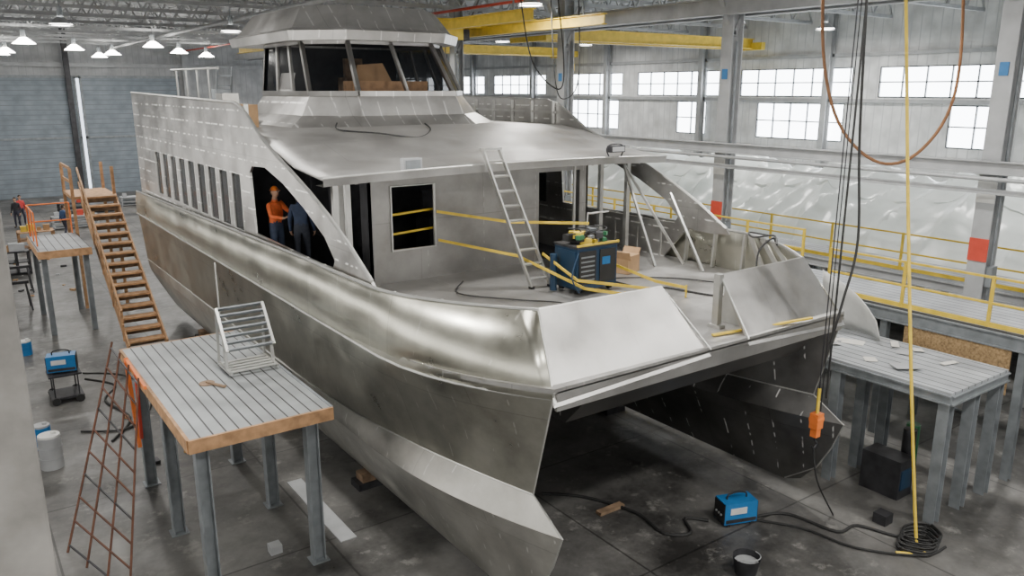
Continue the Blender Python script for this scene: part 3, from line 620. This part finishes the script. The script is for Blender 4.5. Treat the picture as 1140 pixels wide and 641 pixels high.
def welder(name,c,R,s=1.):
    b=MB(); c=V(c); M=Matrix.Rotation(R,4,'Z')
    def P(x,y,z): return c+M@V((x*s,y*s,z*s))
    def bx(x0,y0,z0,x1,y1,z1,mt): b.hexa([P(x0,y0,z0),P(x1,y0,z0),P(x1,y1,z0),P(x0,y1,z0),P(x0,y0,z1),P(x1,y0,z1),P(x1,y1,z1),P(x0,y1,z1)],mt)
    bx(-.3,-.17,.04,.3,.17,.42,BLUE); bx(-.315,-.16,.06,-.3,.16,.40,BLACK); bx(.3,-.16,.06,.315,.16,.40,BLACK)
    bx(-.2,-.18,.22,.1,-.17,.33,WHITE); bx(-.28,-.18,.07,.28,-.17,.13,DSTEEL)
    for x in (-.22,.22): bx(x-.03,-.17,0,x+.03,.17,.05,BLACK)
    b.tube([P(-.18,0,.42),P(-.16,0,.5),P(0,0,.53),P(.16,0,.5),P(.18,0,.42)],.015*s,BLACK,n=6)
    for y in (-.08,0,.08): b.cyl(P(-.315,y,.2),P(-.335,y,.2),.02*s,LSTEEL,n=8)
    b.obj(name)
welder('welding_machine',(4.95,.75,FL),-.35,1.1)
b=MB(); b.box((-4.75,14.4,FL+.12),(-4.0,15.2,FL+.17),DSTEEL)
for x in (-4.65,-4.1):
    b.cyl((x,14.4,FL+.1),(x,14.34,FL+.1),.1,BLACK); b.cyl((x,15.2,FL+.1),(x,15.26,FL+.1),.1,BLACK); b.beam((x,15.15,FL+.15),(x,15.15,FL+1.15),.03,.03,DSTEEL)
    b.beam((x,14.5,FL+.15),(x,14.5,FL+.75),.03,.03,DSTEEL)
b.box((-4.75,14.45,FL+.7),(-4.0,15.1,FL+.74),DSTEEL); b.beam((-4.65,15.15,FL+1.15),(-4.1,15.15,FL+1.15),.03,.03,DSTEEL); b.obj('welding_cart')
welder('welding_machine',(-4.38,14.8,FL+.745),-.2,1.1)
b=MB(); b.tube([(-3.9,14.9,FL+.4),(-3.2,15.0,FL+.03),(-3.6,14.0,FL+.03),(-3.3,12.4,FL+.03),(-3.9,11.2,FL+.03)],.03,BLACK); b.tube([(-3.9,15.1,FL+.5),(-2.8,15.6,FL+.03),(-2.6,13.4,FL+.03),(-3.4,11.8,FL+.03),(-4.4,12.2,FL+.03)],.025,BLACK); b.obj('welding_cable')
def drum(name,x,y,r,h,mt,lid):
    b=MB(); b.cyl((x,y,FL),(x,y,FL+h),r,mt,n=20); b.cyl((x,y,FL+h*.33),(x,y,FL+h*.36),r*1.04,mt,n=20); b.cyl((x,y,FL+h*.66),(x,y,FL+h*.69),r*1.04,mt,n=20); b.cyl((x,y,FL+h),(x,y,FL+h+.04),r*.95,lid,n=20); b.cyl((x+r*.4,y,FL+h+.04),(x+r*.4,y,FL+h+.09),.05,lid,n=10); b.obj(name)
drum('white_drum',-5.15,10.6,.22,.7,LSTEEL,WHITE); drum('blue_drum',-5.2,11.8,.18,.5,BLUE,LSTEEL); drum('blue_bucket',-4.9,19.5,.18,.4,BLUE,WHITE)
b=MB(); c=(3.75,-.45); b.cyl((*c,FL),(*c,FL+.32),.17,DSTEEL,.23,n=20,cap=False); b.cyl((*c,FL),(*c,FL+.02),.17,DSTEEL,n=20); b.cyl((*c,FL+.2),(*c,FL+.22),.2,LSTEEL,n=20)
b.tube([(c[0]-.23,c[1],FL+.32),(c[0]-.15,c[1]-.15,FL+.36),(c[0],c[1]-.24,FL+.38),(c[0]+.15,c[1]-.15,FL+.36),(c[0]+.23,c[1],FL+.32)],.01,LSTEEL,n=5); b.obj('metal_bucket')
def sawhorse(c):
    b=MB(); c=V(c)
    b.beam(c+V((-.7,0,1.)),c+V((.7,0,1.)),.1,.1,DSTEEL)
    for dx in (-.6,.6):
        for dy in (-.4,.4): b.beam(c+V((dx,0,1.)),c+V((dx*1.15,dy,0)),.05,.05,DSTEEL)
        b.beam(c+V((dx*1.08,-.2,.5)),c+V((dx*1.08,.2,.5)),.04,.04,DSTEEL)
    b.obj('sawhorse')
sawhorse((-4.9,25.5,FL)); sawhorse((-4.6,28.5,FL))
for (x,y,w,d,h,mt,nm) in ((-3.6,38.,1.6,1.,.9,WOOD,'timber_crate'),(-.5,50.,3.4,.9,.7,DSTEEL,'parts_rack'),(3.5,52.,4.,1.,.6,LSTEEL,'parts_rack'),(-4.6,32.,1.,.8,1.0,DSTEEL,'tool_cabinet'),(6.5,50.,3.,1.,.8,WOOD,'timber_crate'),(-1.5,44.,2.4,.9,.7,LSTEEL,'parts_rack')):
    b=MB()
    for z in (.1,h*.55,h): b.box((x,y,FL+z-.04),(x+w,y+d,FL+z),mt)
    for xx in (x+.04,x+w/2,x+w-.04):
        for yy in (y+.04,y+d-.04): b.beam((xx,yy,FL),(xx,yy,FL+h),.08,.08,mt)
    for k in range(4): s=random.uniform(.15,.35); px=x+.3+(w-.6)*k/3; b.cbox((px,y+d/2,FL+h+s/2),(s,s,s),random.choice([YEL,CARD,LSTEEL,RED]))
    b.obj(nm)
b=MB(); R_=random.Random(3)
for i in range(30):
    x=R_.uniform(-5.,-2.6) if i>12 else R_.uniform(-3.4,-2.2); y=R_.uniform(9.5,13) if i<10 else R_.uniform(26,36); s=R_.uniform(.04,.16); b.cbox((x,y,FL+s*.25),(s*1.6,s,s*.5),R_.choice([CARD,LSTEEL,DSTEEL,WOOD]),Matrix.Rotation(R_.random()*3,4,'Z'))
b.obj('floor_scrap_pile')
b=MB(); c=V((-4.3,4.35,FL+.05)); b.tube([c+V((math.cos(t)*.22,math.sin(t)*.22,.01*t)) for t in [k*.6 for k in range(40)]],.03,YEL,n=6,sub=2); b.cyl(c+V((0,0,-.05)),c+V((0,0,.2)),.11,YEL,n=16); b.obj('yellow_hose_reel')
b=MB(); b.box((-6.9,-.3,FL),(-5.86,.7,ZC-.01),CONC); b.obj('concrete_column',bevel=.02)
# ================================================================= right side
b=MB(); x0,x1,y0,y1,zt=7.75,9.9,-1.5,3.0,1.4
b.box((x0,y0,zt-.05),(x1,y1,zt),PLANKR)
for a,c in (((x0,y0),(x1,y0)),((x0,y1),(x1,y1)),((x0,y0),(x0,y1)),((x1,y0),(x1,y1))): b.ibeam((*a,zt-.14),(*c,zt-.14),.1,.18,STEEL)
for x in (x0+.12,(x0+x1)/2,x1-.12):
    for y in (y0+.12,(y0+y1)/2,y1-.15): b.ibeam((x,y,FL),(x,y,zt-.2),.2,.2,STEEL,(1,0,0),.02)
b.obj('steel_work_table')
b=MB(); R_=random.Random(5)
for i in range(12): b.cbox((R_.uniform(8.1,9.6),R_.uniform(-1.1,2.),zt+.008+.004*i),(R_.uniform(.2,.5),R_.uniform(.1,.35),.006),R_.choice([PAPER,LSTEEL,PAPER]),Matrix.Rotation(R_.random()*3,4,'Z'))
b.obj('paper_templates')
# curved sheet standing behind the bow on the far end of the table
b=MB(); b.grid([[V((9.55+.25*math.sin(k/8*3.1)-.06*j,.9+.17*k,zt+.02+j*.33*(.35+.65*k/8))) for k in range(9)] for j in range(5)],WHITE); b.obj('curved_metal_sheet',solid=.02,recalc=False)
b=MB(); b.box((8.1,-.6,FL),(8.6,.2,FL+.8),DSTEEL); b.cyl((8.9,-.3,FL),(8.9,-.3,FL+1.2),.13,DSTEEL); b.cyl((9.2,-.2,FL),(9.2,-.2,FL+1.2),.13,GREEN); b.box((8.15,-.62,FL+.2),(8.5,-.6,FL+.6),DBLUE); b.obj('gas_cylinder_cart')
b=MB(); gx0,gx1,gy0,gy1,gz=10.7,12.6,-4.5,24.,1.9
b.box((gx0,gy0,gz-.08),(gx1,gy1,gz),PLANKR); 
for x in (gx0,gx1): b.ibeam((x,gy0,gz-.2),(x,gy1,gz-.2),.14,.3,STEEL)
y=gy0+.2
while y<gy1:
    for x in (gx0+.08,gx1-.08): b.ibeam((x,y,FL),(x,y,gz-.3),.16,.16,STEEL,(1,0,0),.02)
    y+=2.9
for y in (-1.3,1.6,4.5): b.box((gx0-.03,y+.1,gz-1.3),(gx0,y+2.3,gz-.36),OSB)
b.obj('raised_gangway')
def rail(name,x,ya,yb,z,h=1.05,sp=1.8,par=None):
    b=MB(); n=max(1,round((yb-ya)/sp))
    for k in range(n+1): y=ya+(yb-ya)*k/n; b.box((x-.03,y-.03,z),(x+.03,y+.03,z+h),YEL)
    for q in (.5,1.): b.beam((x,ya,z+h*q-.03),(x,yb,z+h*q-.03),.045,.045,YEL)
    b.box((x-.015,ya,z),(x+.015,yb,z+.1),YEL); b.obj(name)
rail('yellow_guard_rail',gx0+.05,-4.3,3.,gz+.005); rail('yellow_guard_rail',gx1-.05,5.,23.8,gz+.005); rail('yellow_guard_rail',gx0+.05,8.,23.8,gz+.005)
b=MB(); b.box((15.2,-3,1.6),(16.8,30,1.7),PLANKR)
for x,z in ((15.2,1.5),(16.8,1.5),(15.2,.6),(16.8,.6)): b.ibeam((x,-3,z),(x,30,z),.14,.25,LSTEEL)
for k in range(12): 
    y=-2.8+k*2.95
    for x in (15.3,16.7): b.ibeam((x,y,FL),(x,y,1.5),.16,.16,LSTEEL,(1,0,0),.02)
b.obj('mould_walkway')
rail('yellow_guard_rail',15.25,-2.8,29.8,1.705,sp=2.2)
rows=[]
tent=[(0,FL+1.0),(.02,1.0),(.10,2.3),(.22,3.3),(.38,4.25),(.5,4.55),(.62,4.25),(.8,3.3),(.95,1.8),(1.,FL+1.)]
def tz(u):
    for (a,za),(c,zc) in zip(tent,tent[1:]):
        if u<=c: return za+(zc-za)*(u-a)/(c-a)
    return FL+1.
for i in range(221):
    y=-3+i*.125; r=[]
    sag=abs(math.sin((y+1.)*math.pi/5.2))**.6
    for j in range(57):
        u=j/56; x=17.3+u*9.3
        fold=abs(math.sin(y*2.1+2.2*noise.noise(V((x*.3,y*.25,0)))+u*3.))**.5
        m_=math.sin(math.pi*u)
        z=tz(u)-.75*sag*m_-.34*fold*(.3+.7*m_)+.35*noise.noise(V((x*.5,y*.4,2)))*m_+.10*noise.noise(V((x*2.2,y*2.6,1)))
        endf=min(1,i/12,(220-i)/12)
        z=FL+1.+(z-FL-1.)*endf**.5 if endf<1 else z
        r.append(V((x+.25*fold*(1-u)*(1 if u<.3 else 0),y,max(z,FL+.9))))
    rows.append(r)
b=MB(); b.grid(rows,SHEET); 
for y in (0,8,16,22):
    for x in (17.6,26.3): b.box((x-.1,y-.1,FL),(x+.1,y+.1,1.0),STEEL)
b.obj('sheeted_boat_mould',ang=.9,recalc=False)
R_=random.Random(11)
for k in range(5):
    y=10.+k*4.2; b=MB(); x=9.2
    for z in (0.,.9,1.8): b.box((x-.0,y,FL+.1+z),(x+1.1,y+2.6,FL+.16+z),STEEL)
    for xx in (x+.05,x+1.05):
        for yy in (y+.05,y+2.55): b.beam((xx,yy,FL),(xx,yy,FL+2.3),.07,.07,STEEL)
    for z in (.16,1.06,1.96):
        for q in range(4):
            s=R_.uniform(.2,.45); b.cbox((x+.55,y+.4+q*.6,FL+z+s/2),(s*1.2,s,s),R_.choice([CARD,BLUE,LSTEEL,WOOD,DSTEEL]))
    b.obj('stock_rack')
b=MB(); hx,hy=5.72,-.22
b.cyl((hx,hy,1.1),(hx,hy,9.7),.012,DSTEEL,n=6); b.cyl((hx+.1,hy,1.1),(hx+.1,hy,9.7),.01,DSTEEL,n=6); b.cyl((hx+.04,hy-.12,1.4),(hx+.04,hy-.12,9.7),.02,BLACK,n=6)
b.cbox((hx,hy,.95),(.18,.16,.28),ORG); b.cbox((hx,hy,.72),(.13,.12,.14),ORG); b.cyl((hx-.1,hy,.98),(hx+.1,hy,.98),.09,ORG,n=16)
b.tube([(hx,hy,.66),(hx,hy,.58),(hx+.07,hy,.5),(hx,hy,.42),(hx-.07,hy,.48)],.018,DSTEEL)
b.cyl((hx,hy,1.08),(hx,hy,1.55),.03,YEL,n=8); b.obj('chain_hoist')
b=MB(); b.tube([(6.0,-.1,9.7),(6.0,-.3,6.),(5.95,-.5,4.2),(5.7,-.5,3.2),(5.6,-.4,2.4)],.022,BLACK); b.obj('hanging_air_line')
b=MB(); b.tube([(8.3,.9,ZC-.1),(8.0,.3,8.1),(7.5,-.6,3.5),(6.95,-1.6,FL+.1),(6.7,-1.9,FL+.04),(6.3,-1.6,FL+.04)],.03,YEL); b.obj('yellow_air_hose')
b=MB(); b.tube([(12.3,1.6,9.7),(12.2,1.3,7.3),(11.7,1.2,6.0),(11.0,1.5,5.15),(10.4,2.0,5.1),(9.9,2.6,5.9),(9.7,3.0,7.4),(9.7,3.2,9.7)],.035,HOSE); b.obj('hanging_air_hose')
for pts,nm in (([(9.5,12,9.4),(9.3,11.4,7.4),(8.8,11,6.6),(8.2,11.5,7.4),(8.1,12,9.4)],'hanging_cable'),([(12,14,9.7),(11.9,13.8,7.),(11.2,13.6,6.3),(10.9,13.8,6.8),(10.8,14,9.7)],'hanging_cable')):
    b=MB(); b.tube(pts,.02,BLACK,n=6); b.obj(nm)
b=MB()
z=FL+.03
b.tube([(2.6,3.6,z),(3.2,3.0,z),(3.6,2.0,z),(3.5,1.2,z),(3.9,.9,z),(4.2,1.3,z),(4.5,1.0,z)],.03,BLACK)
b.tube([(5.3,.6,z),(5.9,.3,z),(6.1,-.6,z),(6.6,-.7,z),(6.9,-1.4,z),(7.6,-1.7,z)],.028,BLACK)
b.tube([(5.25,.5,z),(5.7,-.2,z),(5.9,-1.1,z),(6.6,-1.9,z),(7.2,-2.0,z)],.022,BLACK)
for i in range(4):
    c=V((6.8+.15*i,-1.7+.05*i,z)); b.tube([c+V((math.cos(t)*(.35+.05*math.sin(3*t)),math.sin(t)*.3,.006*t)) for t in [k*.6 for k in range(22)]],.02,BLACK,n=5,sub=2)
b.tube([(5.72,-.22,.4),(5.8,-.3,-.2),(6.2,-.4,-.9),(6.6,-.2,z)],.015,BLACK)
b.obj('floor_cables')
b=MB(); b.box((7.0,-1.0,FL),(7.25,-.75,FL+.2),DSTEEL); b.box((3.0,2.3,FL),(3.6,2.45,FL+.06),DWOOD); b.box((1.6,3.2,FL),(1.9,3.4,FL+.12),DSTEEL); b.obj('floor_junction_box')
# ================================================================= PEOPLE
def human(name,loc,rz_,shirt,trous,pose=None,hat=None,skin=(.50,.30,.20)):
    S=mat(name+'_skin',skin,.55,0,.05); SH=mat(name+'_shirt',shirt,.8,0,.15,12,.2); TR=mat(name+'_trousers',trous,.85,0,.2,12,.2); BT=mat(name+'_boots',(.05,.035,.02),.6,0,.2); HR=mat(name+'_hair',(.05,.03,.02),.8,0,.3,40)
    J={'pel':(0,0,.96,.135),'bel':(0,0,1.10,.125),'che':(0,.01,1.28,.15),'nb':(0,.01,1.45,.075),'nk':(0,0,1.53,.052),'hd':(0,-.01,1.60,.06)}
    for s,k in ((1,'L'),(-1,'R')):
        J.update({'sh'+k:(.175*s,.01,1.40,.068),'el'+k:(.235*s,.03,1.12,.047),'wr'+k:(.25*s,-.08,.89,.03),'hn'+k:(.25*s,-.12,.82,.028),
                  'hp'+k:(.09*s,0,.90,.095),'kn'+k:(.11*s,-.02,.50,.064),'an'+k:(.12*s,.02,.10,.043),'to'+k:(.135*s,-.15,.045,.042)})
    if pose:
        for k,p in pose.items(): J[k]=(*p,J[k][3])
    names=list(J); E=[('pel','bel'),('bel','che'),('che','nb'),('nb','nk'),('nk','hd')]
    for k in 'LR': E+=[('che','sh'+k),('sh'+k,'el'+k),('el'+k,'wr'+k),('wr'+k,'hn'+k),('pel','hp'+k),('hp'+k,'kn'+k),('kn'+k,'an'+k),('an'+k,'to'+k)]
    me=bpy.data.meshes.new(name); me.from_pydata([J[q][:3] for q in names],[(names.index(a),names.index(c)) for a,c in E],[])
    o=bpy.data.objects.new(name+'_tmp',me); bpy.context.collection.objects.link(o)
    md=o.modifiers.new('skin','SKIN'); md.use_smooth_shade=True
    for i,q in enumerate(names):
        r=J[q][3]; me.skin_vertices[0].data[i].radius=(r*1.15 if q in('che','bel','pel') else r,r*.85 if q in('che','bel','pel') else r)
        me.skin_vertices[0].data[i].use_root=(q=='pel')
    sd=o.modifiers.new('sub','SUBSURF'); sd.levels=2; sd.render_levels=2
    dg=bpy.context.evaluated_depsgraph_get(); dg.update()
    ev=o.evaluated_get(dg); m2=bpy.data.meshes.new_from_object(ev); bpy.data.objects.remove(o)
    zone={}
    for a,c in E:
        k=c[:2]
        zone[(a,c)]=S if c in('nk','hd') or k=='hn' else (TR if k in('hp','kn','an') else (BT if k=='to' else SH))
    b=MB()
    vs=[v.co.copy() for v in m2.vertices]
    def dseg(p,a,c):
        a=V(a[:3]);c=V(c[:3]);d=c-a;t=max(0,min(1,(p-a).dot(d)/d.length_squared)); return (p-(a+d*t)).length
    off=len(b.v); b.v+=vs
    for p in m2.polygons:
        best=min(E,key=lambda e:dseg(p.center,J[e[0]],J[e[1]])-.5*(J[e[0]][3]+J[e[1]][3])*.5)
        mt=zone[best]
        if best==('pel','bel') and (p.center-V(J['pel'][:3])).length<(p.center-V(J['bel'][:3])).length: mt=TR
        b.f.append([off+i for i in p.vertices]); b.mi.append(b.m(mt))
    hc=V(J['hd'][:3])+V((0,-.01,.07)); rows=[]
    for i in range(13):
        ph=math.pi*i/12; r=[]
        for k in range(16):
            th=2*math.pi*k/16; x=.078*math.sin(ph)*math.cos(th); y=.098*math.sin(ph)*math.sin(th); z=.125*math.cos(ph)
            if z<-.03: x*=.86; y=y*.9-.008
            if abs(x)<.02 and y<-.07 and -.035<z<.01: y-=.016
            r.append(hc+V((x,y,z)))
        rows.append(r)
    b.grid(rows,S,close=True)
    b.add([hc+V(q) for q in ((-.012,-.09,.02),(.012,-.09,.02),(.018,-.095,-.03),(-.018,-.095,-.03),(0,-.122,-.024))],[(0,1,4),(1,2,4),(2,3,4),(3,0,4)],S)
    for s in (-1,1):
        b.cyl(hc+V((s*.076,.005,-.0)),hc+V((s*.09,.012,-.0)),.026,S,.02,n=10)
        b.cyl(hc+V((s*.03,-.086,.015)),hc+V((s*.03,-.095,.015)),.012,WHITE,n=8); b.cyl(hc+V((s*.03,-.094,.015)),hc+V((s*.03,-.098,.015)),.006,BLACK,n=8)
    b.cbox(hc+V((0,-.09,-.06)),(.045,.012,.012),mat(name+'_lips',(.4,.15,.12),.6))
    hrs=[[hc+V((.084*math.sin(ph)*math.cos(t),.008+.103*math.sin(ph)*math.sin(t),.01+.125*math.cos(ph))) for t in [2*math.pi*k/16 for k in range(16)]] for ph in [i*.27 for i in range(6)]]
    b.grid(hrs,hat if hat else HR,close=True)
    b.grid([[hc+V((.083*math.cos(t),.012+.1*math.sin(t),z)) for t in [math.pi*k/8 for k in range(9)]] for z in (.06,.0,-.05)],HR)
    if hat:
        b.grid([[hc+V((.088*math.cos(t),.008+.105*math.sin(t),.045)) for t in [2*math.pi*k/16 for k in range(16)]],[hc+V((.105*math.cos(t),-.012+.135*math.sin(t),.035)) for t in [2*math.pi*k/16 for k in range(16)]]],hat,close=True)
    for s,k in ((1,'L'),(-1,'R')):
        w=V(J['wr'+k][:3]); h=V(J['hn'+k][:3]); d=(h-w).normalized(); side=V((0,-1,0)) if abs(d.y)<.8 else V((s*-1.,0,0)); side=(side-d*side.dot(d)).normalized(); inn=d.cross(side).normalized()
        if inn.x*s>0: inn=-inn
        for q,ln in enumerate((.075,.085,.08,.062)):
            r0=h+side*(.027-.018*q)-d*.004
            b.tube([r0,r0+d*ln*.5+inn*.006,r0+d*ln*.85+inn*.025,r0+d*ln+inn*.04],.009,S,n=6,sub=2,radii=[.010,.009,.0085,.007])
        r0=w+d*.02+side*.02; b.tube([r0,r0+side*.03+d*.025,r0+side*.035+d*.055+inn*.01],.01,S,n=6,sub=2,radii=[.013,.011,.009])
    M=Matrix.Translation(V(loc))@Matrix.Rotation(rz_,4,'Z'); b.v=[M@v for v in b.v]
    b.obj(name,ang=1.2,recalc=False)
ORGH=mat('orange_helmet',(.8,.2,.03),.4)
walk={'knL':(.10,-.14,.52),'anL':(.11,-.08,.12),'toL':(.11,-.24,.05),'knR':(-.1,.02,.5),'anR':(-.11,.22,.14),'toR':(-.12,.08,.045),'wrL':(.24,.06,.92),'hnL':(.24,.05,.84)}
reach={'elL':(.24,-.16,1.22),'wrL':(.18,-.40,1.28),'hnL':(.17,-.47,1.30),'elR':(-.24,-.14,1.18),'wrR':(-.16,-.38,1.15),'hnR':(-.15,-.46,1.16)}
human('worker',(-.42,9.25,2.78),.4,(.85,.17,.05),(.05,.07,.12),reach,ORGH)
human('worker.001',(-.1,8.6,2.78),2.6,(.03,.045,.09),(.03,.035,.05),None,None)
human('worker.002',(-2.75,47.0,FL),.3,(.55,.05,.05),(.03,.03,.05),walk)
human('worker.003',(-3.05,46.0,FL),-.5,(.03,.03,.035),(.04,.04,.06),None)
human('worker.004',(-1.2,41.0,FL),2.2,(.05,.09,.2),(.04,.04,.06),walk)
# ================================================================= LIGHT
w=bpy.data.worlds.new('world'); bpy.context.scene.world=w; w.use_nodes=True
w.node_tree.nodes['Background'].inputs[0].default_value=(.8,.88,1,1); w.node_tree.nodes['Background'].inputs[1].default_value=3.
cam=bpy.data.cameras.new('camera'); co=bpy.data.objects.new('camera',cam); bpy.context.collection.objects.link(co)
cam.sensor_width=36; cam.lens=36*887/1140; cam.clip_end=300
co.location=(-6.19,-7.74,6.6); co.rotation_euler=(math.radians(76),0,math.radians(-35.4)); ROOTS.append(co)
bpy.context.scene.camera=co
for o in ROOTS: o.location.z+= -FL
